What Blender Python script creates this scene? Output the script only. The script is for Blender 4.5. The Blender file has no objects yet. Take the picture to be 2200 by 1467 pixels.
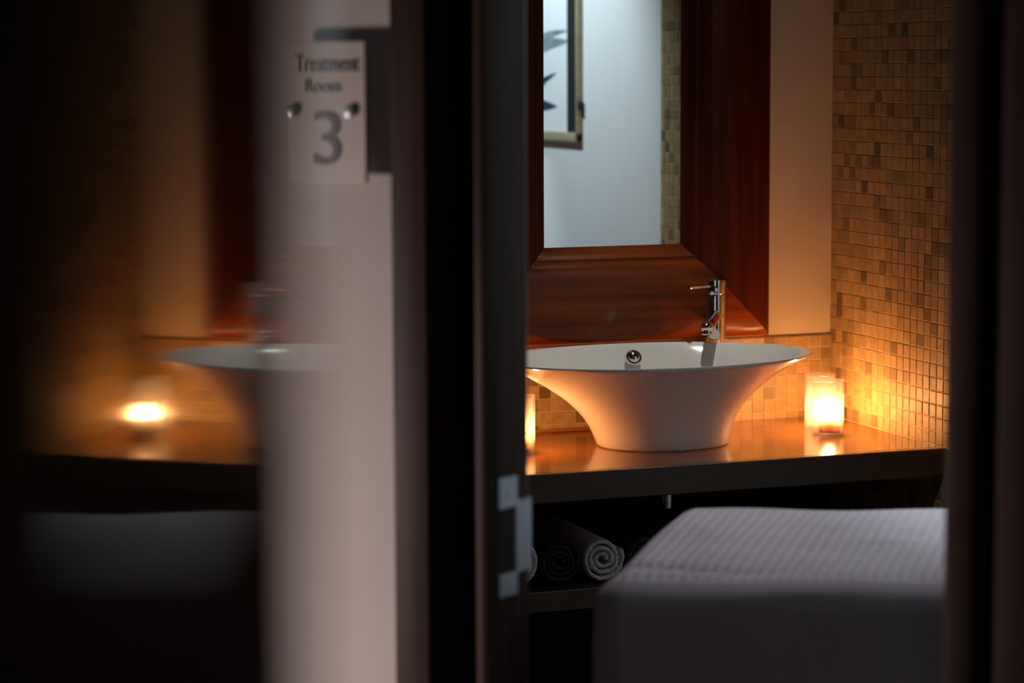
import bpy, bmesh, math, random
from mathutils import Vector, Matrix
random.seed(7)
S = bpy.context.scene
COL = S.collection

# ------------------------------------------------------------------ camera, world, large lights, exposure
CAM_Z = 1.59
YAW, PITCH, ROLL = math.radians(19.8), math.radians(6.43), math.radians(-0.265)
fw = Vector((math.sin(YAW) * math.cos(PITCH), math.cos(YAW) * math.cos(PITCH), -math.sin(PITCH)))
rt = Vector((math.cos(YAW), -math.sin(YAW), 0))
up = rt.cross(fw)
rt2 = rt * math.cos(ROLL) + up * math.sin(ROLL)
up2 = up * math.cos(ROLL) - rt * math.sin(ROLL)
cd = bpy.data.cameras.new('camera')
cam = bpy.data.objects.new('camera', cd)
COL.objects.link(cam)
cam.matrix_world = Matrix(((rt2.x, up2.x, -fw.x, 0), (rt2.y, up2.y, -fw.y, 0), (rt2.z, up2.z, -fw.z, CAM_Z), (0, 0, 0, 1)))
cd.sensor_width = 36
cd.lens = 85
cd.clip_start = 0.01
cd.dof.use_dof = True
cd.dof.focus_distance = 4.52
cd.dof.aperture_fstop = 3.2
S.camera = cam

w = bpy.data.worlds.new('world')
S.world = w
w.use_nodes = True
w.node_tree.nodes['Background'].inputs[0].default_value = (0.75, 0.85, 0.80, 1)
w.node_tree.nodes['Background'].inputs[1].default_value = 0.005

def lamp(name, kind, loc, target, power, color, **kw):
    ld = bpy.data.lights.new(name, kind)
    ld.energy = power
    ld.color = color
    for k, v in kw.items():
        setattr(ld, k, v)
    o = bpy.data.objects.new(name, ld)
    COL.objects.link(o)
    o.location = loc
    o.rotation_euler = (Vector(target) - Vector(loc)).to_track_quat('-Z', 'Y').to_euler()
    return o

# the treatment room's cool wall-washing spot and an added fill wash, the narrow downlight over the basin, and the corridor's lamp further along the passage
lamp('wall_wash_and_fill_spot', 'SPOT', (1.66, 2.95, 2.40), (2.317, 2.93, 1.50), 64, (0.74, 0.90, 1.0),
     spot_size=math.radians(84), spot_blend=0.7, shadow_soft_size=0.04)
lamp('wall_wash_and_fill_spot', 'SPOT', (1.98, 2.10, 2.40), (2.317, 2.25, 1.35), 80, (0.80, 0.90, 1.0),  # second wash, added to bounce cool fill onto the basin front
     spot_size=math.radians(54), spot_blend=0.5, shadow_soft_size=0.04)
lamp('basin_downlight', 'SPOT', (1.92, 4.26, 2.44), (1.84, 4.22, 0.9), 30, (1.0, 0.97, 0.86),
     spot_size=math.radians(31), spot_blend=0.5, shadow_soft_size=0.012)
lamp('bed_top_fill', 'SPOT', (1.98, 3.42, 2.44), (1.62, 3.02, 0.9), 42, (0.98, 0.93, 1.0),  # unseen spot added to brighten the blanket top but not its front
     spot_size=math.radians(46), spot_blend=0.8, shadow_soft_size=0.04)
lamp('tap_reflection_light', 'AREA', (-1.05, -2.0, 1.45), (1.1, 2.6, 1.3), 5.0, (1.0, 0.90, 0.94), shape='RECTANGLE', size=1.0, size_y=1.7)  # unseen soft light added behind the viewer for the tap's reflection
lamp('corridor_lamp', 'AREA', (-0.47, 3.72, 0.92), (0.85, 3.00, 0.72), 9.0, (1.0, 0.80, 0.76), size=0.22, spread=math.radians(115))

S.view_settings.view_transform = 'Standard'
S.view_settings.look = 'None'
S.view_settings.exposure = 0.0
S.view_settings.gamma = 1.0
S.view_settings.use_curve_mapping = False
S.cycles.use_denoising = True
S.cycles.max_bounces = 10
S.cycles.transparent_max_bounces = 12
S.cycles.caustics_reflective = True
S.cycles.sample_clamp_indirect = 6.0

# ------------------------------------------------------------------ materials
def mat(name, color, rough=0.5, metal=0.0, coat=0.0, spec=0.5, noise=None, bump=None, subsurf=0.0):
    """noise=(scale_xyz, strength, detail) varies the base colour; bump=(scale_xyz, strength, distance)"""
    m = bpy.data.materials.new(name)
    m.use_nodes = True
    nt = m.node_tree
    b = nt.nodes['Principled BSDF']
    b.inputs['Base Color'].default_value = (*color, 1)
    b.inputs['Roughness'].default_value = rough
    b.inputs['Metallic'].default_value = metal
    b.inputs['Coat Weight'].default_value = coat
    b.inputs['Coat Roughness'].default_value = 0.08
    b.inputs['Specular IOR Level'].default_value = spec
    tc = nt.nodes.new('ShaderNodeTexCoord')
    def tex(scale, detail):
        mp = nt.nodes.new('ShaderNodeMapping')
        mp.inputs['Scale'].default_value = scale
        nt.links.new(tc.outputs['Object'], mp.inputs[0])
        n = nt.nodes.new('ShaderNodeTexNoise')
        n.inputs['Scale'].default_value = 1.0
        n.inputs['Detail'].default_value = detail
        nt.links.new(mp.outputs[0], n.inputs[0])
        return n
    if noise:
        n = tex(noise[0], noise[2])
        r = nt.nodes.new('ShaderNodeMapRange')
        r.inputs['From Min'].default_value = 0.25
        r.inputs['From Max'].default_value = 0.75
        r.inputs['To Min'].default_value = 1 - noise[1]
        r.inputs['To Max'].default_value = 1 + noise[1]
        nt.links.new(n.outputs[0], r.inputs[0])
        mx = nt.nodes.new('ShaderNodeVectorMath')
        mx.operation = 'SCALE'
        mx.inputs[0].default_value = color
        nt.links.new(r.outputs[0], mx.inputs['Scale'])
        nt.links.new(mx.outputs[0], b.inputs['Base Color'])
    if bump:
        n = tex(bump[0], 4)
        bp = nt.nodes.new('ShaderNodeBump')
        bp.inputs['Strength'].default_value = bump[1]
        bp.inputs['Distance'].default_value = bump[2]
        nt.links.new(n.outputs[0], bp.inputs['Height'])
        nt.links.new(bp.outputs[0], b.inputs['Normal'])
    return m

def wood(name, color, rough, axis, coat=0.3, strength=0.45, spec=0.5):
    sc = [55, 55, 55]
    sc[axis] = 3.5
    return mat(name, color, rough, coat=coat, noise=(tuple(sc), strength, 5), bump=(tuple(s * 2 for s in sc), 0.08, 0.002), spec=spec)

def tile_mat(name):
    m = bpy.data.materials.new(name)
    m.use_nodes = True
    nt = m.node_tree
    b = nt.nodes['Principled BSDF']
    at = nt.nodes.new('ShaderNodeAttribute')
    at.attribute_name = 'tile_tint'
    tc = nt.nodes.new('ShaderNodeTexCoord')
    n = nt.nodes.new('ShaderNodeTexNoise')
    n.inputs['Scale'].default_value = 90
    n.inputs['Detail'].default_value = 6
    nt.links.new(tc.outputs['Object'], n.inputs[0])
    r = nt.nodes.new('ShaderNodeMapRange')
    r.inputs['From Min'].default_value = 0.3
    r.inputs['From Max'].default_value = 0.7
    r.inputs['To Min'].default_value = 0.82
    r.inputs['To Max'].default_value = 1.1
    nt.links.new(n.outputs[0], r.inputs[0])
    mx = nt.nodes.new('ShaderNodeVectorMath')
    mx.operation = 'SCALE'
    nt.links.new(at.outputs['Color'], mx.inputs[0])
    nt.links.new(r.outputs[0], mx.inputs['Scale'])
    nt.links.new(mx.outputs[0], b.inputs['Base Color'])
    b.inputs['Roughness'].default_value = 0.5
    bp = nt.nodes.new('ShaderNodeBump')
    bp.inputs['Strength'].default_value = 0.25
    bp.inputs['Distance'].default_value = 0.002
    nt.links.new(n.outputs[0], bp.inputs['Height'])
    nt.links.new(bp.outputs[0], b.inputs['Normal'])
    return m

def frosted_mat(name):
    m = bpy.data.materials.new(name)
    m.use_nodes = True
    nt = m.node_tree
    nt.nodes.clear()
    out = nt.nodes.new('ShaderNodeOutputMaterial')
    tr = nt.nodes.new('ShaderNodeBsdfTransparent')
    tr.inputs[0].default_value = (0.97, 0.97, 0.97, 1)
    tl = nt.nodes.new('ShaderNodeBsdfTranslucent')
    tl.inputs[0].default_value = (0.36, 0.36, 0.36, 1)
    df = nt.nodes.new('ShaderNodeBsdfDiffuse')
    df.inputs[0].default_value = (0.36, 0.36, 0.36, 1)
    gl = nt.nodes.new('ShaderNodeBsdfGlossy')
    gl.inputs['Roughness'].default_value = 0.25
    a = nt.nodes.new('ShaderNodeMixShader')
    a.inputs[0].default_value = 0.35
    nt.links.new(tl.outputs[0], a.inputs[1])
    nt.links.new(df.outputs[0], a.inputs[2])
    b = nt.nodes.new('ShaderNodeMixShader')
    b.inputs[0].default_value = 0.28
    nt.links.new(tr.outputs[0], b.inputs[1])
    nt.links.new(a.outputs[0], b.inputs[2])
    c = nt.nodes.new('ShaderNodeMixShader')
    c.inputs[0].default_value = 0.04
    nt.links.new(b.outputs[0], c.inputs[1])
    nt.links.new(gl.outputs[0], c.inputs[2])
    nt.links.new(c.outputs[0], out.inputs[0])
    return m

def emit_mat(name, color, strength):
    m = bpy.data.materials.new(name)
    m.use_nodes = True
    nt = m.node_tree
    nt.nodes.clear()
    out = nt.nodes.new('ShaderNodeOutputMaterial')
    e = nt.nodes.new('ShaderNodeEmission')
    e.inputs[0].default_value = (*color, 1)
    e.inputs[1].default_value = strength
    nt.links.new(e.outputs[0], out.inputs[0])
    return m

M = {}
M['plaster'] = mat('plaster', (0.68, 0.60, 0.48), 0.85, noise=((6, 6, 6), 0.03, 3), bump=((120, 120, 120), 0.15, 0.001))
M['white_plaster'] = mat('white_plaster', (0.80, 0.80, 0.78), 0.85, noise=((4, 4, 4), 0.03, 3))
M['corridor_plaster'] = mat('corridor_plaster', (0.62, 0.56, 0.54), 0.9, noise=((5, 5, 5), 0.04, 3))
M['dark_floor'] = wood('dark_floor', (0.05, 0.03, 0.02), 0.5, 1, coat=0.0)
M['ceiling'] = mat('ceiling_paint', (0.2, 0.2, 0.19), 0.9, noise=((3, 3, 3), 0.03, 2))
M['tile'] = tile_mat('travertine_mosaic')
M['door_wood'] = wood('door_wood', (0.050, 0.028, 0.024), 0.6, 2, coat=0.0, spec=0.12)
M['bounce_damper'] = wood('bounce_damper_wood', (0.05, 0.03, 0.02), 0.6, 2, coat=0.0)  # unseen wall faces made dark to cut bounced light
M['recess_shade'] = mat('recess_shade_black', (0.012, 0.010, 0.009), 0.9, noise=((9, 9, 9), 0.1, 2))  # near-black colour stands for shade in the gaps and under the counter
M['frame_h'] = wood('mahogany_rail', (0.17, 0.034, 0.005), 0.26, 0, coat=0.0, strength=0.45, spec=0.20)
M['frame_v'] = wood('mahogany_stile_shaded', (0.070, 0.013, 0.003), 0.34, 2, coat=0.0, strength=0.45, spec=0.10)  # same mahogany as the rail, darkened to stand for shade
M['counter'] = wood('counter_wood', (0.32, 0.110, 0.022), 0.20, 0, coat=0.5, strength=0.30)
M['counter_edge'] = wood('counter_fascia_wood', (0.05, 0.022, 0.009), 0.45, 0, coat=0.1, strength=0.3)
M['ceramic'] = mat('white_ceramic', (0.80, 0.78, 0.76), 0.07, coat=0.2, noise=((3, 3, 3), 0.015, 2))
M['chrome'] = mat('chrome', (0.80, 0.80, 0.80), 0.05, metal=1, noise=((8, 8, 8), 0.02, 2))
M['steel'] = mat('brushed_steel', (0.46, 0.52, 0.58), 0.45, metal=0.6, noise=((40, 40, 8), 0.1, 3))
M['black_hole'] = mat('black_recess', (0.008, 0.008, 0.008), 0.8, noise=((9, 9, 9), 0.1, 2))
M['mirror'] = mat('mirror_silver', (0.86, 0.90, 0.90), 0.0, metal=1, noise=((2, 2, 2), 0.004, 1))
M['frosted'] = frosted_mat('frosted_glass')
M['wax'] = mat('cream_wax', (0.88, 0.70, 0.52), 0.5)
_b = M['wax'].node_tree.nodes['Principled BSDF']
_b.inputs['Subsurface Weight'].default_value = 1.0
_b.inputs['Subsurface Radius'].default_value = (1.0, 0.55, 0.28)
_b.inputs['Subsurface Scale'].default_value = 0.03
M['wick'] = mat('burnt_wick', (0.02, 0.015, 0.01), 0.9, noise=((90, 90, 90), 0.2, 2))
M['flame'] = emit_mat('candle_flame', (1.0, 0.41, 0.125), 740)
M['sign'] = mat('sign_board', (0.68, 0.58, 0.55), 0.5, noise=((7, 7, 7), 0.02, 2))
M['sign_text'] = mat('sign_lettering', (0.11, 0.055, 0.068), 0.6, noise=((20, 20, 20), 0.05, 2))
M['blanket'] = mat('grey_waffle_cotton', (0.45, 0.42, 0.45), 0.95, spec=0.15, noise=((9, 9, 9), 0.10, 4), bump=((500, 500, 500), 0.3, 0.001))
M['mattress'] = mat('dark_vinyl', (0.016, 0.015, 0.015), 0.75, spec=0.1, noise=((9, 9, 9), 0.1, 2))
M['white_towel'] = mat('white_terry', (0.78, 0.74, 0.72), 1.0, spec=0.1, noise=((160, 160, 160), 0.2, 4), bump=((420, 420, 420), 0.9, 0.004))
M['dark_towel'] = mat('charcoal_terry', (0.035, 0.045, 0.045), 1.0, spec=0.1, noise=((160, 160, 160), 0.25, 4), bump=((420, 420, 420), 0.9, 0.004))
def rippled_lacquer():
    m = mat('dark_gloss_lacquer', (0.004, 0.0035, 0.003), 0.035, spec=0.12)
    nt = m.node_tree
    b = nt.nodes['Principled BSDF']
    g = nt.nodes.new('ShaderNodeNewGeometry')
    dot = nt.nodes.new('ShaderNodeVectorMath'); dot.operation = 'DOT_PRODUCT'
    dot.inputs[1].default_value = (math.sin(YAW), math.cos(YAW), 0)
    nt.links.new(g.outputs['Position'], dot.inputs[0])
    n = nt.nodes.new('ShaderNodeTexNoise'); n.noise_dimensions = '1D'
    n.inputs['Scale'].default_value = 900
    n.inputs['Detail'].default_value = 1
    nt.links.new(dot.outputs['Value'], n.inputs['W'])
    r = nt.nodes.new('ShaderNodeMapRange')
    r.inputs['From Min'].default_value = 0.25; r.inputs['From Max'].default_value = 0.75
    r.inputs['To Min'].default_value = RIP[0]; r.inputs['To Max'].default_value = RIP[1]
    nt.links.new(n.outputs[0], r.inputs[0])
    sc = nt.nodes.new('ShaderNodeVectorMath'); sc.operation = 'SCALE'
    sc.inputs[0].default_value = (math.sin(YAW), math.cos(YAW), 0)
    nt.links.new(r.outputs[0], sc.inputs['Scale'])
    ad = nt.nodes.new('ShaderNodeVectorMath'); ad.operation = 'ADD'
    nt.links.new(g.outputs['Normal'], ad.inputs[0]); nt.links.new(sc.outputs[0], ad.inputs[1])
    no = nt.nodes.new('ShaderNodeVectorMath'); no.operation = 'NORMALIZE'
    nt.links.new(ad.outputs[0], no.inputs[0])
    nt.links.new(no.outputs[0], b.inputs['Normal'])
    return m
RIP = (-0.0015, 0.004)
M['gloss_stile'] = rippled_lacquer()
M['lacquer'] = mat('dark_matt_lacquer', (0.006, 0.005, 0.004), 0.7, spec=0.05, noise=((2, 2, 2), 0.1, 2))
M['art_canvas'] = mat('art_paper', (0.84, 0.86, 0.86), 0.8, noise=((6, 6, 6), 0.03, 3))
M['art_ink'] = mat('blue_black_ink', (0.015, 0.045, 0.07), 0.8, noise=((30, 30, 30), 0.2, 3))
M['art_wash'] = mat('grey_ink_wash', (0.24, 0.30, 0.32), 0.8, noise=((15, 15, 15), 0.3, 3))
M['gilt'] = wood('pale_gilt_wood', (0.46, 0.40, 0.24), 0.5, 1, coat=0.0, strength=0.2)
M['black_liner'] = mat('black_liner', (0.014, 0.020, 0.018), 0.6, noise=((20, 20, 20), 0.1, 2))

# ------------------------------------------------------------------ mesh helpers (all in world coordinates)
def mk(name, bm, m, parent=None, smooth=False, angle=40):
    me = bpy.data.meshes.new(name)
    if parent is not None:
        bmesh.ops.translate(bm, verts=bm.verts, vec=-parent_origin(parent))
    bmesh.ops.recalc_face_normals(bm, faces=bm.faces)
    if smooth:
        lim = math.radians(angle)
        for f in bm.faces:
            f.smooth = True
        for e in bm.edges:
            if len(e.link_faces) == 2 and e.calc_face_angle(0) > lim:
                e.smooth = False
    bm.to_mesh(me)
    bm.free()
    for mm in (m if isinstance(m, (list, tuple)) else [m]):
        me.materials.append(mm)
    o = bpy.data.objects.new(name, me)
    COL.objects.link(o)
    if parent is not None:
        o.parent = parent
    return o

def parent_origin(p):
    v = Vector(p.location)
    while p.parent:
        p = p.parent
        v += Vector(p.location)
    return v

def thing(name, loc, label, cat, group=None):
    o = bpy.data.objects.new(name, None)
    COL.objects.link(o)
    o.location = loc
    o.empty_display_size = 0.05
    o['label'] = label
    o['category'] = cat
    if group:
        o['group'] = group
    return o

def tag(o, label, cat, group=None):
    o['label'] = label
    o['category'] = cat
    if group:
        o['group'] = group
    return o

def struct(name, bm, m, smooth=False):
    o = mk(name, bm, m, smooth=smooth)
    o['kind'] = 'structure'
    return o

I3 = (Vector((1, 0, 0)), Vector((0, 1, 0)), Vector((0, 0, 1)))

def box(bm, lo, hi, bevel=0.0, org=Vector((0, 0, 0)), ax=I3, mi=0, segs=2):
    vs = [bm.verts.new(org + ax[0] * x + ax[1] * y + ax[2] * z)
          for x in (lo[0], hi[0]) for y in (lo[1], hi[1]) for z in (lo[2], hi[2])]
    fs = []
    for q in ((0, 1, 3, 2), (4, 6, 7, 5), (0, 4, 5, 1), (2, 3, 7, 6), (0, 2, 6, 4), (1, 5, 7, 3)):
        f = bm.faces.new([vs[i] for i in q])
        f.material_index = mi
        fs.append(f)
    if bevel:
        es = list({e for f in fs for e in f.edges})
        r = bmesh.ops.bevel(bm, geom=es, offset=bevel, segments=segs, affect='EDGES', profile=0.5)
        for f in r['faces']:
            f.material_index = mi

def ring_mesh(bm, rings, cap0=True, cap1=True, closed=False):
    n = len(rings[0])
    vr = [[bm.verts.new(p) for p in r] for r in rings]
    for a, b in zip(vr, vr[1:] + ([vr[0]] if closed else [])):
        for i in range(n):
            j = (i + 1) % n
            bm.faces.new((a[i], a[j], b[j], b[i]))
    if cap0 and not closed:
        bm.faces.new(vr[0])
    if cap1 and not closed:
        bm.faces.new(vr[-1][::-1])
    return vr

def lathe(bm, org, axis, prof, n=48, cap0=True, cap1=True):
    """prof = [(distance along axis, radius)]"""
    axis = Vector(axis).normalized()
    a = axis.orthogonal().normalized()
    b = axis.cross(a)
    org = Vector(org)
    ring_mesh(bm, [[org + axis * h + (a * math.cos(t) + b * math.sin(t)) * r
                    for t in [2 * math.pi * i / n for i in range(n)]] for h, r in prof], cap0, cap1)

def tube(bm, pts, rads, n=24):
    pts = [Vector(p) for p in pts]
    rings = []
    prev = None
    for i, p in enumerate(pts):
        t = (pts[min(i + 1, len(pts) - 1)] - pts[max(i - 1, 0)]).normalized()
        a = t.orthogonal().normalized() if prev is None else (prev - t * prev.dot(t)).normalized()
        prev = a
        b = t.cross(a)
        rings.append([p + (a * math.cos(k) + b * math.sin(k)) * rads[i] for k in [2 * math.pi * j / n for j in range(n)]])
    ring_mesh(bm, rings)

# ------------------------------------------------------------------ room dimensions
XR, YB, XL = 2.317, 4.480, 0.36      # right wall face, back wall face, left wall face
ZT, CT = 1.0395, 0.870               # top of the tiled splashback, counter top
ROOM_H = 2.50
TS = 0.0260                          # mosaic pitch

def mosaic(bm, lay, org, ux, uy, nrm, nx, ny, rnd, mi=1):
    """square stone tesserae standing 4 mm proud of the grout bed"""
    seg_dark = {}
    for i in range(nx):
        for j in range(ny):
            blk = (i // 12, j // 12)
            seg_dark.setdefault(blk, rnd.uniform(0.92, 1.06))
            k = rnd.random()
            v = rnd.uniform(0.85, 1.12) * seg_dark[blk]
            if k < 0.09:
                v *= rnd.uniform(0.38, 0.62)
            elif k < 0.22:
                v *= rnd.uniform(0.62, 0.85)
            c = (0.45 * v, 0.33 * v * rnd.uniform(0.95, 1.02), 0.155 * v * rnd.uniform(0.9, 1.05), 1)
            h = 0.0013 + rnd.uniform(-0.0004, 0.0004)
            g = 0.0008 + rnd.uniform(0, 0.0004)
            ch = 0.0011
            x0, x1, y0, y1 = i * TS + g, (i + 1) * TS - g, j * TS + g, (j + 1) * TS - g
            tx, ty = rnd.uniform(-.02, .02), rnd.uniform(-.02, .02)
            b0 = [bm.verts.new(org + ux * x + uy * y) for x, y in ((x0, y0), (x1, y0), (x1, y1), (x0, y1))]
            t0 = []
            for x, y, sx, sy in ((x0 + ch, y0 + ch, -1, -1), (x1 - ch, y0 + ch, 1, -1), (x1 - ch, y1 - ch, 1, 1), (x0 + ch, y1 - ch, -1, 1)):
                t0.append(bm.verts.new(org + ux * x + uy * y + nrm * (h + (sx * tx + sy * ty) * TS * 0.5)))
            m0 = [bm.verts.new(a.co + nrm * (h * 0.62)) for a in b0]
            for A, B in ((b0, m0), (m0, t0)):
                for q in range(4):
                    r = (q + 1) % 4
                    f = bm.faces.new((A[q], A[r], B[r], B[q]))
                    f.material_index = mi
            f = bm.faces.new(t0)
            f.material_index = mi
            for vtx in b0 + m0 + t0:
                vtx[lay] = c

# back wall: plaster with a seven-row tiled strip above the counter
bm = bmesh.new()
lay = bm.verts.layers.float_color.new('tile_tint')
box(bm, (XL - 0.1, YB, 0), (XR + 0.1, YB + 0.1, ROOM_H))
nxb = int((XR - XL) / TS)
box(bm, (XL, YB - 0.0055, CT - 0.05), (XR, YB + 0.001, ZT), mi=2)
mosaic(bm, lay, Vector((XR - nxb * TS, YB - 0.0055, ZT - 8 * TS)), Vector((1, 0, 0)), Vector((0, 0, 1)), Vector((0, -1, 0)), nxb, 8, random.Random(3))
M['grout'] = mat('sand_grout', (0.60, 0.45, 0.24), 0.95, noise=((60, 60, 60), 0.12, 3))
struct('wall_back', bm, [M['plaster'], M['tile'], M['grout']])

# right wall: mosaic over the alcove end, white plaster nearer the door
YT = 3.57
bm = bmesh.new()
lay = bm.verts.layers.float_color.new('tile_tint')
box(bm, (XR + 0.002, 0.40, 0), (XR + 0.1, YB + 0.1, ROOM_H))
nyt = int((YB - YT) / TS)
box(bm, (XR, YB - nyt * TS - 0.002, 0), (XR + 0.003, YB, ROOM_H), mi=2)
z0 = CT - 12 * TS
mosaic(bm, lay, Vector((XR, YB - nyt * TS, z0)), Vector((0, 1, 0)), Vector((0, 0, 1)), Vector((-1, 0, 0)), nyt, int((ROOM_H - z0) / TS), random.Random(5))
struct('wall_right', bm, [M['white_plaster'], M['tile'], M['grout']])

bm = bmesh.new(); box(bm, (XL - 0.1, 3.99, 0), (XL, YB, ROOM_H)); struct('wall_left', bm, M['bounce_damper'])
bm = bmesh.new(); box(bm, (-2.4, -2.4, -0.1), (XR + 0.1, YB + 0.1, 0)); struct('floor', bm, M['dark_floor'])
bm = bmesh.new(); box(bm, (-2.4, -2.4, ROOM_H), (XR + 0.1, YB + 0.1, ROOM_H + 0.1)); struct('ceiling', bm, M['ceiling'])

# ------------------------------------------------------------------ doorway wall (runs obliquely), its frame and its sign
P0 = Vector((0.9647, 2.8212, 0))
DU = Vector((0.5030, -0.8643, 0))     # along the wall, towards the viewer
DN = Vector((0.8643, 0.5030, 0))      # into the treatment room
DA = (DU, DN, Vector((0, 0, 1)))
TH = 0.110
def dbox(bm, lo, hi, bevel=0.0, mi=0):
    box(bm, lo, hi, bevel, P0, DA, mi)
def door_wall(name, s0, s1, z0, z1):
    bm = bmesh.new()
    dbox(bm, (s0, 0, z0), (s1, 0.05, z1))
    dbox(bm, (s0, 0.0505, z0), (s1, TH - 0.02, z1), mi=1)
    struct(name, bm, [M['corridor_plaster'], M['bounce_damper']])
HEAD = 2.10
door_wall('wall_door_left', -1.35, -0.065, 0, ROOM_H)
door_wall('wall_door_right', 0.735, 2.75, 0, ROOM_H)
door_wall('wall_door_above', -0.065, 0.735, HEAD + 0.06, ROOM_H)

bm = bmesh.new()   # left casing
dbox(bm, (-0.1235, -0.016, 0), (-0.0635, 0.0, HEAD + 0.12), 0.004)
dbox(bm, (-0.0645, -0.012, 0), (-0.0600, 0.085, HEAD + 0.06))
struct('trim_1', bm, M['door_wood'], True)
bm = bmesh.new()   # left lining board with rounded room-side corner
dbox(bm, (0.0, 0.0, 0), (0.020, 0.0845, HEAD), 0.006)
struct('door_1', bm, M['door_wood'], True)
bm = bmesh.new()   # gaps beside both linings, their deep shade put into a black colour
dbox(bm, (-0.0645, 0.070, 0), (0.001, 0.0845, HEAD + 0.06))
dbox(bm, (0.7055, 0.045, 0), (0.7365, 0.0845, HEAD + 0.06))
struct('trim_2', bm, M['recess_shade'])
bm = bmesh.new()   # right lining
dbox(bm, (0.6640, 0.0, 0), (0.7055, 0.0845, HEAD), 0.006)
struct('door_2', bm, M['door_wood'], True)
bm = bmesh.new()   # right casing
dbox(bm, (0.7355, -0.016, 0), (0.8000, 0.0, HEAD + 0.12), 0.004)
dbox(bm, (0.7345, -0.012, 0), (0.7390, 0.085, HEAD + 0.06))
struct('trim_3', bm, M['door_wood'], True)
bm = bmesh.new()   # head of the frame
dbox(bm, (0.0, 0.0, HEAD), (0.7055, 0.0845, HEAD + 0.03), 0.003)
dbox(bm, (-0.1235, -0.016, HEAD + 0.06), (0.8000, 0.0, HEAD + 0.12), 0.004)
struct('trim_4', bm, M['door_wood'], True)

M['varnish'] = wood('highlight_bead_wood', (0.050, 0.028, 0.026), 0.30, 2, coat=0.0, spec=0.5, strength=0.2)
bm = bmesh.new()   # half-round bead added to catch a highlight on the left lining's corner
lathe(bm, P0 + DU * 0.0145 + DN * 0.0775 + Vector((0, 0, 0.001)), (0, 0, 1), [(0, 0.0065), (HEAD - 0.002, 0.0065)], 24)
struct('trim_5', bm, M['varnish'], True)

# steel strike plate on the left lining
s0 = 0.0200
t = thing('strike_plate', P0 + DU * s0 + DN * 0.055 + Vector((0, 0, 1.005)),
          'steel latch strike plate screwed to the left door jamb', 'strike plate')
bm = bmesh.new()
dbox(bm, (s0, 0.022, 1.0415), (s0 + 0.0022, 0.058, 1.0805), 0.0008)
mk('plate', bm, M['steel'], t)
bm = bmesh.new()
dbox(bm, (s0, 0.022, 0.9290), (s0 + 0.0022, 0.058, 0.9580), 0.0008)
mk('plate', bm, M['steel'], t)
bm = bmesh.new()
dbox(bm, (s0 - 0.012, 0.0260, 0.9585), (s0 + 0.0006, 0.0562, 1.0412))
mk('latch_hole', bm, M['black_hole'], t)['label'] = 'black latch hole'
bm = bmesh.new()   # lip that curls round the room-side corner
prof = [(s0 + 0.0022, 0.0560), (s0 + 0.0024, 0.070), (s0 + 0.0022, 0.0800), (s0 + 0.000, 0.0875), (s0 - 0.006, 0.0900)]
zz = [0.9570, 0.9640, 1.0400, 1.0490]
g = []
for zi in zz:
    g.append([P0 + DU * a + DN * b + Vector((0, 0, zi)) for a, b in prof] +
             [P0 + DU * (a - 0.002) + DN * (b - 0.0015) + Vector((0, 0, zi)) for a, b in prof[::-1]])
ring_mesh(bm, g)
mk('lip', bm, M['steel'], t, True)
for zc in (1.061, 0.943):
    bm = bmesh.new()
    lathe(bm, P0 + DU * (s0 + 0.0020) + DN * 0.040 + Vector((0, 0, zc)), DU, [(0, 0.0045), (0.0010, 0.0042), (0.0014, 0.0030)], 20)
    mk('screw', bm, M['steel'], t, True)

# room sign on stand-offs
def text_bm(body, width, height, centre_s, z_low, nn, depth=0.0012):
    cu = bpy.data.curves.new('text', 'FONT')
    cu.body = body
    cu.extrude = 0.0
    cu.resolution_u = 6
    to = bpy.data.objects.new('text', cu)
    COL.objects.link(to)
    bpy.context.view_layer.update()
    me = to.evaluated_get(bpy.context.evaluated_depsgraph_get()).to_mesh()
    b = bmesh.new()
    b.from_mesh(me)
    bpy.data.objects.remove(to)
    xs = [v.co.x for v in b.verts]; ys = [v.co.y for v in b.verts]
    kx, ky = width / (max(xs) - min(xs)), height / (max(ys) - min(ys))
    mid = (max(xs) + min(xs)) / 2
    y0 = min(ys)
    for v in b.verts:
        sx, sz = (v.co.x - mid) * kx, (v.co.y - y0) * ky
        v.co = P0 + DU * (centre_s + sx) + DN * nn + Vector((0, 0, z_low + sz))
    r = bmesh.ops.extrude_face_region(b, geom=list(b.faces))
    bmesh.ops.translate(b, verts=[e for e in r['geom'] if isinstance(e, bmesh.types.BMVert)], vec=-DN * depth)
    return b

SN = -0.021
t = thing('room_sign', P0 + DU * -0.2265 + DN * -0.02 + Vector((0, 0, 1.447)),
          'pale room sign with a dark number 3, mounted on the wall left of the doorway', 'sign')
bm = bmesh.new()
dbox(bm, (-0.2930, SN, 1.4470), (-0.1600, SN + 0.006, 1.6260), 0.0012)
mk('sign_plate', bm, M['sign'], t)
mk('lettering', text_bm('Treatment', 0.110, 0.0215, -0.2250, 1.5880, SN), M['sign_text'], t)
mk('lettering', text_bm('Room', 0.060, 0.0170, -0.2325, 1.5615, SN), M['sign_text'], t)
mk('numeral', text_bm('3', 0.0465, 0.0690, -0.2260, 1.4685, SN, 0.0015), M['sign_text'], t)
for sc in (-0.2850, -0.1850):
    bm = bmesh.new()
    lathe(bm, P0 + DU * sc + DN * -0.0005 + Vector((0, 0, 1.5375)), -DN,
          [(0, 0.0050), (0.0145, 0.0050), (0.0146, 0.0045), (0.0203, 0.0045), (0.0205, 0.0085), (0.0250, 0.0085), (0.0262, 0.0070)], 28)
    mk('standoff', bm, M['steel'], t, True)['label'] = 'chrome stand-off cap'

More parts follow.
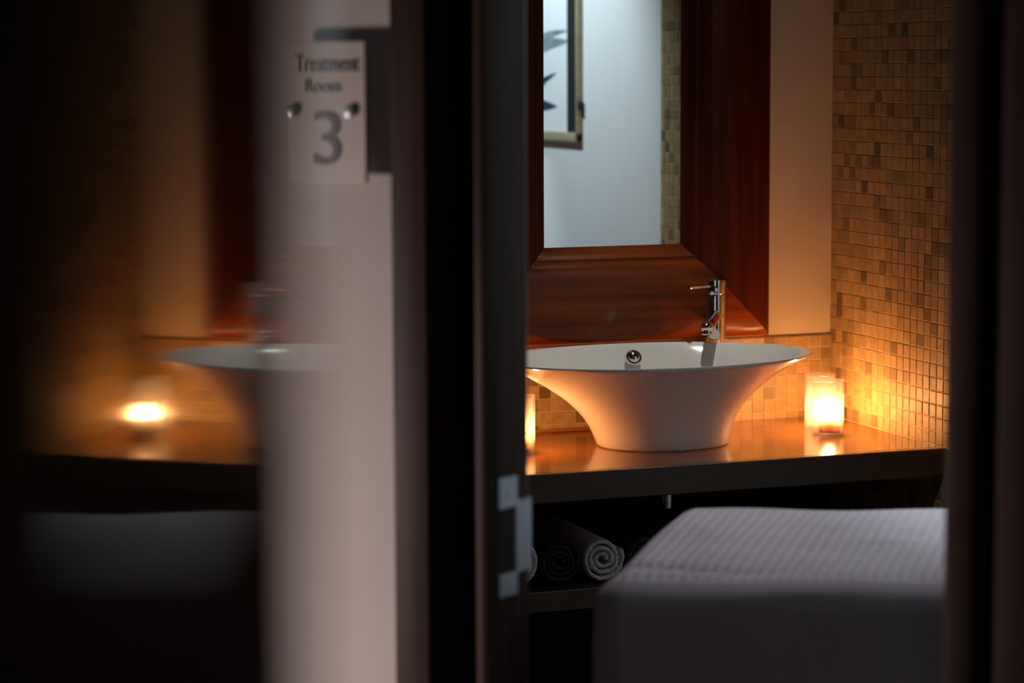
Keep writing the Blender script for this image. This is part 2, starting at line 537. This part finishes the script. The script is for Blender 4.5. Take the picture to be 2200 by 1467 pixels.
# glossy dark door leaf standing close beside the viewer, mirroring the room in its lacquer
CF = Vector((math.sin(YAW), math.cos(YAW), 0))
CR = Vector((math.cos(YAW), -math.sin(YAW), 0))
CA = (CF, CR, Vector((0, 0, 1)))
t = thing('open_door_leaf', CF * 0.53 + CR * -0.07, 'dark high-gloss door leaf at far left that mirrors the candle glow', 'door')
bm = bmesh.new()
box(bm, (-0.42, -0.090, 0.02), (0.2745, -0.0455, 2.08), 0.0010, Vector((0, 0, 0)), CA)
box(bm, (0.275, -0.090, 0.02), (0.530, -0.0455, 1.5275), 0.0010, Vector((0, 0, 0)), CA)
mk('leaf', bm, M['lacquer'], t)
bm = bmesh.new()
box(bm, (0.275, -0.090, 1.528), (0.530, -0.0455, 2.08), 0.0010, Vector((0, 0, 0)), CA)
mk('polished_panel', bm, M['gloss_stile'], t)['label'] = 'polished dark panel reflecting the candle'

# ------------------------------------------------------------------ counter, shelf
t = thing('countertop', (1.34, 4.24, CT - 0.054), 'glossy reddish wood countertop carrying the basin and candles', 'countertop')
bm = bmesh.new(); box(bm, (XL + 0.001, 4.0145, CT - 0.054), (XR - 0.006, YB - 0.009, CT), 0.0012)
mk('top_board', bm, M['counter'], t)
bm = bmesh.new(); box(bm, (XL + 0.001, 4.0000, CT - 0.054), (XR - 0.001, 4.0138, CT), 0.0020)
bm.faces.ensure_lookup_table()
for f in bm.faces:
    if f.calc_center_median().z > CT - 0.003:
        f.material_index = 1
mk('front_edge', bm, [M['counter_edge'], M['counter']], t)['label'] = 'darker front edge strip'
bm = bmesh.new(); box(bm, (XL + 0.001, YB - 0.0245, CT), (1.999, YB - 0.0085, CT + 0.006), 0.002)
mk('back_bead', bm, M['counter'], t, True)

t = thing('towel_shelf', (1.34, 4.25, 0.606), 'dark wood shelf under the counter holding the rolled towels', 'shelf')
bm = bmesh.new(); box(bm, (XL + 0.001, 4.045, 0.606), (XR - 0.006, YB - 0.009, 0.6450), 0.002)
mk('shelf_board', bm, M['counter_edge'], t)
bm = bmesh.new(); box(bm, (XL + 0.002, YB - 0.0088, 0.001), (XR - 0.006, YB - 0.0058, CT - 0.0552))
mk('shade_sheet', bm, M['recess_shade'], t)  # black sheet added so the space below the counter stays dark
for xx in (XL + 0.012, 1.02):
    bm = bmesh.new(); box(bm, (xx, 4.075, 0.001), (xx + 0.030, YB - 0.01, 0.6055), 0.002)
    mk('side_panel', bm, M['counter_edge'], t)

# ------------------------------------------------------------------ rolled towels
def towel(name, x, z, m, label, seed, r=0.0440, y0=4.075, y1=4.36):
    rnd = random.Random(seed)
    t = thing(name, (x, (y0 + y1) / 2, z), label, 'towel', 'rolled towels on the shelf')
    bm = bmesh.new()
    turns, n = 3.1, 190
    ph = rnd.uniform(-0.4, 0.6)
    pts = []
    for i in range(n + 1):
        a = i / n
        th = ph + a * turns * 2 * math.pi
        rr = 0.0065 + (r - 0.0100) * a + 0.0010 * math.sin(th * 2.3) + rnd.uniform(-.0006, .0006)
        pts.append((th, rr))
    half = 0.0041
    lengths = [(y0, 0.25), (y0 + 0.0015, 0.7), (y0 + 0.005, 1.0), (y0 + 0.03, 1.0), ((y0 + y1) / 2, 1.0), (y1 - 0.004, 1.0), (y1, 0.3)]
    rows = []
    for (yy, k) in lengths:
        ring = []
        for side in (1, -1):
            for (th, rr) in (pts if side > 0 else pts[::-1]):
                rj = rr + side * half * k + rnd.uniform(-.0008, .0008)
                ring.append(Vector((x + rj * math.cos(th), yy + 0.0015 * math.sin(th * 3 + ph) * (1 if yy < y0 + .01 else 0) + rnd.uniform(-.0006, .0006), z + rj * math.sin(th) * 0.985)))
        rows.append(ring)
    ring_mesh(bm, rows)
    mk('terry_roll', bm, m, t, True, 70)
    return t
ZS = 0.6455
towel('rolled_towel', 1.6440, ZS + 0.0450, M['white_towel'], 'white rolled towel in full view on the shelf beside the bed', 1)
towel('rolled_towel', 1.4745, ZS + 0.0450, M['white_towel'], 'white rolled towel half hidden behind the door jamb', 2)
towel('rolled_towel', 1.5590, ZS + 0.0445, M['dark_towel'], 'charcoal rolled towel between the two white towels', 3, 0.0405)
towel('rolled_towel', 1.7300, ZS + 0.0445, M['dark_towel'], 'charcoal rolled towel right of the white towel, partly behind the bed', 4, 0.0405)

# ------------------------------------------------------------------ vessel basin
PROF = [(0.000, 0.1295, 0.1040), (0.004, 0.1328, 0.1065), (0.020, 0.1365, 0.1090), (0.040, 0.1440, 0.1135), (0.058, 0.1545, 0.1200), (0.071, 0.1645, 0.1262),
        (0.086, 0.1790, 0.1350), (0.100, 0.1950, 0.1440), (0.122, 0.2260, 0.1600), (0.140, 0.2560, 0.1750), (0.154, 0.2845, 0.1895),
        (0.163, 0.3050, 0.2000), (0.168, 0.3165, 0.2065), (0.1715, 0.3215, 0.2092), (0.1738, 0.3205, 0.2087), (0.1742, 0.3170, 0.2062)]
INNER = [(0.1738, 0.3140, 0.2020), (0.1700, 0.3080, 0.1975), (0.160, 0.2880, 0.1880), (0.145, 0.2620, 0.1755), (0.125, 0.2300, 0.1590),
         (0.105, 0.2000, 0.1420), (0.085, 0.1700, 0.1240), (0.068, 0.1380, 0.1030), (0.056, 0.1000, 0.0760), (0.050, 0.0600, 0.0470), (0.048, 0.0250, 0.0230)]
def bctr(z):
    k = min(1, z / 0.172)
    return Vector((1.838 - 0.026 * k, 4.247 - 0.012 * k, CT + 0.0004 + z))
N = 128
bm = bmesh.new()
ring_mesh(bm, [[bctr(z) + Vector((a * math.cos(q), b * math.sin(q), 0)) for q in [2 * math.pi * i / N for i in range(N)]] for z, a, b in PROF + INNER])
sink = mk('vessel_basin', bm, M['ceramic'], None, True, 60)
tag(sink, 'white oval flared vessel basin on the wooden counter', 'basin')
bc = bctr(0.148)
# overflow cover on the inside of the far rim
oc = Vector((1.8395, 4.398, CT + 0.150))
bm = bmesh.new()
od = Vector((-0.10, -0.80, 0.55)).normalized()
lathe(bm, oc - od * 0.004, od, [(0, 0.0165), (0.005, 0.0168), (0.0075, 0.0155), (0.0080, 0.0130), (0.0078, 0.0125)], 40, True, False)
ov = mk('overflow_ring', bm, M['chrome'], sink, True)
ov['label'] = 'chrome overflow cover'
bm = bmesh.new()
lathe(bm, oc - od * 0.003, od, [(0.004, 0.0126), (0.0085, 0.0115), (0.0110, 0.0085), (0.0122, 0.0045), (0.0126, 0.001)], 40)
mk('overflow_dome', bm, M['chrome'], ov, True)
bm = bmesh.new()
wc = Vector((1.8520, 4.26, 0))
lathe(bm, wc + Vector((0, 0, 0.7400)), (0, 0, 1), [(0, 0.0105), (0.002, 0.0125), (0.020, 0.0135), (0.050, 0.0140), (0.0745, 0.0200), (0.0755, 0.0200)], 36)
M['satin'] = mat('satin_chrome', (0.80, 0.84, 0.88), 0.22, metal=1, noise=((8, 8, 8), 0.02, 2))
wp = mk('waste_pipe', bm, M['satin'], sink, True)
wp['label'] = 'chrome waste pipe below the counter'
bm = bmesh.new()
lathe(bm, bctr(0.0475), (0, 0, 1), [(0, 0.024), (0.003, 0.024), (0.0045, 0.020), (0.005, 0.002)], 36)
mk('drain_cap', bm, M['chrome'], sink, True)

# ------------------------------------------------------------------ mixer tap behind the basin
FX, FY = 2.0365, 4.4420
t = thing('mixer_tap', (FX, FY, CT), 'tall chrome mixer tap with a side lever behind the basin', 'tap')
bm = bmesh.new()
lathe(bm, (FX, FY, CT + 0.0005), (0, 0, 1), [(0, 0.0262), (0.004, 0.0262), (0.0062, 0.0232), (0.0075, 0.0224), (0.0085, 0.0224), (0.2625, 0.0223), (0.2640, 0.0222), (0.2648, 0.0218), (0.2650, 0.0210)], 56)
mk('tap_body', bm, M['chrome'], t, True)
bm = bmesh.new()
lathe(bm, (FX, FY, CT + 0.2662), (0, 0, 1), [(0, 0.0212), (0.0003, 0.0220), (0.0012, 0.0225), (0.0020, 0.0226), (0.0280, 0.0226), (0.0290, 0.0225), (0.0298, 0.0219), (0.0300, 0.0212), (0.0301, 0.002)], 56)
cap = mk('handle_cap', bm, M['chrome'], t, True)
ld_ = Vector((math.sin(math.radians(241)), math.cos(math.radians(241)), 0))
bm = bmesh.new()
p0 = Vector((FX, FY, CT + 0.2840))
tube(bm, [p0 + ld_ * 0.018, p0 + ld_ * 0.026, p0 + ld_ * 0.045 + Vector((0, 0, 0.0005)), p0 + ld_ * 0.060 + Vector((0, 0, 0.001)), p0 + ld_ * 0.086 + Vector((0, 0, 0.002)), p0 + ld_ * 0.0885 + Vector((0, 0, 0.002))],
     [0.0038, 0.0030, 0.0034, 0.0048, 0.0050, 0.0038], 24)
mk('lever', bm, M['chrome'], cap, True)
sd = Vector((math.sin(math.radians(214)), math.cos(math.radians(214)), 0))
bm = bmesh.new()
p0 = Vector((FX, FY, CT + 0.2230))
tube(bm, [p0, p0 + sd * 0.018 + Vector((0, 0, -0.002)), p0 + sd * 0.060 + Vector((0, 0, -0.0085)), p0 + sd * 0.092 + Vector((0, 0, -0.0135)), p0 + sd * 0.104 + Vector((0, 0, -0.0165)), p0 + sd * 0.109 + Vector((0, 0, -0.0200))],
     [0.0150, 0.0142, 0.0128, 0.0125, 0.0120, 0.0070], 36)
sp = mk('spout', bm, M['chrome'], t, True, 60)
bm = bmesh.new()
pc = p0 + sd * 0.098 + Vector((0, 0, -0.020))
lathe(bm, pc, (sd.x * 0.18, sd.y * 0.18, -1), [(-0.006, 0.0114), (0.0078, 0.0117), (0.0090, 0.0117), (0.0098, 0.0113), (0.0100, 0.0092), (0.0070, 0.0088), (0.0068, 0.002)], 36)
mk('aerator', bm, M['chrome'], sp, True)

# ------------------------------------------------------------------ candles in frosted square glasses
HW, HH = 0.0295, 0.108
def candle(cx, cy, rot, label_h, label_c, off=(0, 0), rw=0.0198, hw=0.0245):
    c, s = math.cos(rot), math.sin(rot)
    ax = (Vector((c, s, 0)), Vector((-s, c, 0)), Vector((0, 0, 1)))
    og = Vector((cx, cy, CT + 0.0008))
    gl = thing('candle_glass', og, label_h, 'candle holder', 'frosted candle glasses')
    bm = bmesh.new()
    rr = 0.004
    def sq(h, z):
        r_ = min(rr, h * 0.5)
        pts = []
        for k, (sx, sy) in enumerate(((1, 1), (-1, 1), (-1, -1), (1, -1))):
            for q in range(5):
                a = k * math.pi / 2 + q * math.pi / 8
                pts.append(og + ax[0] * (sx * (h - r_) + r_ * math.cos(a)) + ax[1] * (sy * (h - r_) + r_ * math.sin(a)) + ax[2] * z)
        return pts
    ring_mesh(bm, [sq(HW - 0.001, 0), sq(HW, 0.0012), sq(HW, HH - 0.001), sq(HW - 0.001, HH), sq(HW - 0.0035, HH), sq(HW - 0.0045, HH - 0.001), sq(HW - 0.0045, 0.0075), sq(HW - 0.0055, 0.0065)])
    mk('glass_body', bm, M['frosted'], gl, True)
    cb = og + ax[0] * off[0] + ax[1] * off[1] + Vector((0, 0, 0.0068))
    ca = thing('candle', cb, label_c, 'candle', 'lit candles')
    bm = bmesh.new()
    lathe(bm, cb, (0, 0, 1), [(0, rw - 0.0006), (0.001, rw), (hw - 0.001, rw), (hw, rw - 0.0008), (hw - 0.001, rw * 0.6), (hw - 0.0015, 0.001)], 40)
    mk('wax', bm, M['wax'], ca, True)
    bm = bmesh.new()
    tube(bm, [cb + Vector((0, 0, hw - 0.002)), cb + Vector((0.0004, 0, hw + 0.0035)), cb + Vector((0.0010, 0, hw + 0.008))], [0.0008, 0.0008, 0.0006], 8)
    mk('wick', bm, M['wick'], ca)
    bm = bmesh.new()
    lathe(bm, cb + Vector((0, 0, hw + 0.004)), (0, 0, 1), [(0, 0.0020), (0.003, 0.0055), (0.008, 0.0080), (0.013, 0.0080), (0.020, 0.0057), (0.027, 0.0030), (0.034, 0.0005)], 16)
    mk('flame', bm, M['flame'], ca, True)
    return gl
candle(2.1835, 4.2275, math.radians(-31), 'nearer frosted square candle glass right of the basin, flame visible inside', 'lit candle inside the nearer glass right of the basin', (0.003, -0.003))
candle(2.2100, 4.3150, math.radians(-24), 'frosted square candle glass tucked behind the other at the tiled corner', 'lit candle inside the rear glass at the tiled corner', (0.0085, -0.0030), 0.0155, 0.0170)
candle(1.5380, 4.2370, math.radians(-24), 'frosted candle glass left of the basin, mostly hidden by the door jamb', 'lit candle in the glass left of the basin')

# ------------------------------------------------------------------ mirror with broad mahogany frame
GX0, GX1, GZ0, GZ1 = 1.6768, 1.9712, 1.2380, 1.8600
FWD = 0.1925
mt = thing('wall_mirror', ((GX0 + GX1) / 2, YB, GZ0 - FWD), 'tall mirror in a broad dark mahogany frame above the basin', 'mirror')
FP = [(0.0, 0.0), (0.0, 0.020), (0.003, 0.029), (0.010, 0.0355), (0.022, 0.0395), (0.045, 0.0415), (0.090, 0.0420), (0.135, 0.0410), (0.1475, 0.0385), (0.1555, 0.0335),
      (0.1600, 0.0285), (0.1640, 0.0270), (0.1680, 0.0280), (0.1715, 0.0260), (0.1760, 0.0200), (0.1925, 0.0120), (0.1925, 0.0)]
def member(corners, m):
    """corners: outer start, inner start, outer end, inner end in (x, z); mitred both ends"""
    (os_, is_, oe, ie) = [Vector((p[0], 0, p[1])) for p in corners]
    bm = bmesh.new()
    L = (oe - os_).normalized() * 0.0004
    def ring(o, i, d):
        return [o.lerp(i, p / FWD) + d + Vector((0, YB - q - 0.0003, 0)) for p, q in FP]
    K = 24
    rings = []
    for k in range(K + 1):
        a = ring(os_, is_, L); b = ring(oe, ie, -L)
        rings.append([u.lerp(v, k / K) for u, v in zip(a, b)])
    ring_mesh(bm, rings)
    return mk('frame_member', bm, m, mt, True, 35)
OX0, OX1, OZ0, OZ1 = GX0 - FWD, GX1 + FWD, GZ0 - FWD, GZ1 + FWD
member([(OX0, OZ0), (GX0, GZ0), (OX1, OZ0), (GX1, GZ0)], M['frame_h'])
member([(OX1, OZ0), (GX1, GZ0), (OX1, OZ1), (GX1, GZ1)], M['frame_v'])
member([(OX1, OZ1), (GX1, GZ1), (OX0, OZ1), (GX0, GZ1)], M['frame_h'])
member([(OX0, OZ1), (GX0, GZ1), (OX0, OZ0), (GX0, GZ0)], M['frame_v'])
bm = bmesh.new(); box(bm, (GX0 - 0.012, YB - 0.0105, GZ0 - 0.012), (GX1 + 0.012, YB - 0.006, GZ1 + 0.012))
mk('mirror_glass', bm, M['mirror'], mt)

# ------------------------------------------------------------------ framed ink picture on the right wall (seen in the mirror)
PY1, PY0, PZ0, PZ1 = 3.0500, 2.4000, 1.4000, 2.0500
t = thing('framed_picture', (XR, (PY0 + PY1) / 2, PZ0), 'framed ink picture reflected in the mirror', 'picture')
def rbox(bm, y0, y1, z0, z1, d0, d1, bevel=0.0):
    box(bm, (XR - d1, y0, z0), (XR - d0, y1, z1), bevel)
bm = bmesh.new(); rbox(bm, PY0 + 0.02, PY1 - 0.02, PZ0 + 0.02, PZ1 - 0.02, 0.000, 0.007); mk('art_sheet', bm, M['art_canvas'], t)
bm = bmesh.new()
rbox(bm, PY0, PY1, PZ0, PZ0 + 0.024, 0, 0.014, 0.002)
rbox(bm, PY0, PY1, PZ1 - 0.024, PZ1, 0, 0.014, 0.002)
rbox(bm, PY1 - 0.012, PY1, PZ0, PZ1, 0, 0.014, 0.002)
rbox(bm, PY0, PY0 + 0.020, PZ0, PZ1, 0, 0.014, 0.002)
mk('picture_frame', bm, M['gilt'], t, True)
for ya in (PY1 - 0.076, PY0 + 0.022):
    bm = bmesh.new(); rbox(bm, ya, ya + 0.063, PZ0 + 0.024, PZ1 - 0.024, 0.0075, 0.0125); mk('liner', bm, M['black_liner'], t)['label'] = 'black side liner'
bm = bmesh.new(); rbox(bm, PY1, PY1 + 0.014, 1.482, 1.505, 0.0, 0.015, 0.002); mk('hanging_clip', bm, M['black_liner'], t)
def ink(name, pts, m, d=0.0078):
    bm = bmesh.new()
    a = [bm.verts.new((XR - d, y, z)) for y, z in pts]
    f = bm.faces.new(a)
    r = bmesh.ops.extrude_face_region(bm, geom=[f])
    bmesh.ops.translate(bm, verts=[v for v in r['geom'] if isinstance(v, bmesh.types.BMVert)], vec=(0.0007, 0, 0))
    mk(name, bm, m, t)
def leaf(y0, z0, y1, z1, wd, bend, n=14):
    A, B = Vector((y0, z0)), Vector((y1, z1))
    d = B - A
    nr = Vector((-d.y, d.x)).normalized()
    upl, lol = [], []
    for i in range(n + 1):
        k = i / n
        c = A + d * k + nr * bend * math.sin(math.pi * k)
        w_ = wd * math.sin(math.pi * min(1, 0.06 + k * 0.94)) ** 0.8
        upl.append(c + nr * w_); lol.append(c - nr * w_)
    return [tuple(p) for p in upl + lol[::-1]]
ink('ink_brush_stroke', leaf(2.56, 1.590, 2.975, 1.662, 0.018, 0.022), M['art_wash'])
ink('ink_brush_stroke', leaf(2.60, 1.625, 2.960, 1.690, 0.010, 0.016), M['art_wash'], 0.0086)
ink('ink_leaf', leaf(2.50, 1.535, 2.885, 1.580, 0.012, -0.014), M['art_ink'])
ink('ink_leaf', leaf(2.62, 1.625, 2.800, 1.545, 0.018, 0.004), M['art_ink'], 0.0086)
ink('ink_leaf', leaf(2.48, 1.530, 2.890, 1.490, 0.019, -0.012), M['art_ink'])

# ------------------------------------------------------------------ treatment bed and waffle blanket
ZB = 0.945
BL = Vector((1.4286, 3.2301, 0))                 # far left corner of the top
EU = Vector((0.9210, -0.3890, 0)).normalized()   # along the far edge, to the right
EV = Vector((-0.3072, -0.4412, 0)).normalized()  # along the left edge, towards the viewer
WU, WV = 0.62, 0.520
t = thing('treatment_bed', BL + EU * WU / 2 + EV * WV / 2, 'dark padded treatment bed underneath the grey waffle blanket', 'bed')
def pbox(bm, u0, u1, v0, v1, z0, z1, bevel):
    box(bm, (u0, v0, z0), (u1, v1, z1), bevel, BL, (EU, EV, Vector((0, 0, 1))))
bm = bmesh.new(); pbox(bm, 0.03, WU - 0.03, 0.03, WV - 0.03, 0.74, ZB - 0.016, 0.02); mk('mattress', bm, M['mattress'], t, True)
bm = bmesh.new(); pbox(bm, 0.05, WU - 0.05, 0.05, WV - 0.05, 0.66, 0.739, 0.004); mk('bed_frame', bm, M['counter_edge'], t)
for u_ in (0.06, WU - 0.12):
    for v_ in (0.06, WV - 0.12):
        bm = bmesh.new(); pbox(bm, u_, u_ + 0.06, v_, v_ + 0.06, 0.001, 0.6595, 0.003); mk('leg', bm, M['counter_edge'], t)

# the blanket: a cloth grid over the top that rounds off and hangs down on every side
bm = bmesh.new()
R0, DROP, FL = 0.044, 0.50, 0.03
def edge_axis(L, stepsz):
    """signed list of (inside position, overhang arc) along one axis"""
    out = []
    hang = [DROP, DROP * 0.8, DROP * 0.65, DROP * 0.5, DROP * 0.38, DROP * 0.28, 0.100]
    k = 0.100
    while k > stepsz:
        k -= stepsz
        hang.append(k)
    for h in hang:
        out.append((0.0, -h))
    nn = int(L / stepsz)
    for i in range(nn + 1):
        out.append((L * i / nn, 0.0))
    for h in hang[::-1]:
        out.append((L, h))
    return out
def roll(h):
    """arc length over the edge -> (outward, down)"""
    q = R0 * math.pi / 2
    if h <= q:
        a = h / R0
        return R0 * math.sin(a), R0 * (1 - math.cos(a))
    return R0 + (h - q) * FL, R0 + (h - q)
rndb = random.Random(11)
AU, AV = edge_axis(WU - 2 * R0 * 0.6, 0.0038), edge_axis(WV - 2 * R0 * 0.6, 0.0038)
CELL = 0.0152
grid = []
for (v, hv) in AV:
    row = []
    for (u_, hu) in AU:
        hh = math.hypot(hu, hv)
        o_, d_ = roll(hh) if hh > 0 else (0, 0)
        du = o_ * (hu / hh) if hh else 0
        dv = o_ * (hv / hh) if hh else 0
        su, sv = u_ + hu, v + hv
        fade = max(0.0, 1.0 - hh / 0.03)
        wf = 0.0034 * fade * (abs(math.sin(math.pi * su / CELL)) ** 0.0 * (max(math.cos(2 * math.pi * su / CELL), math.cos(2 * math.pi * sv / CELL))))
        wr = 0.0018 * math.sin(su * 9 + sv * 4.1) * math.sin(sv * 11 - su * 2) + 0.0015 * math.sin(su * 23 + sv * 17)
        crease = -0.010 * math.exp(-((sv - 0.40 - 0.05 * math.sin(su * 7)) / 0.018) ** 2) * math.exp(-((su - 0.02) / 0.16) ** 2)
        crease += 0.006 * math.exp(-((sv - 0.225 - 0.03 * su) / 0.012) ** 2) * math.exp(-((su - 0.30) / 0.05) ** 2)
        fold = 0.010 * math.sin(math.atan2(hv, hu + 1e-6) * 9 + su * 14 + sv * 12) * min(1, max(0, (hh - 0.10) / 0.3)) if hh else 0
        p = BL + EU * (R0 * 0.6 + u_ + du * (1 + 0.0)) + EV * (R0 * 0.6 + v + dv) + Vector((0, 0, ZB - d_ + (wf + wr + crease) * (1 if hh < 0.05 else 0.4)))
        if hh:
            p += (EU * hu + EV * hv).normalized() * fold
        row.append(bm.verts.new(p))
    grid.append(row)
for a, b in zip(grid, grid[1:]):
    for i in range(len(a) - 1):
        bm.faces.new((a[i], a[i + 1], b[i + 1], b[i]))
bl = mk('waffle_blanket', bm, M['blanket'], None, True, 180)
tag(bl, 'grey waffle-weave blanket draped over the treatment bed in front of the counter', 'blanket')
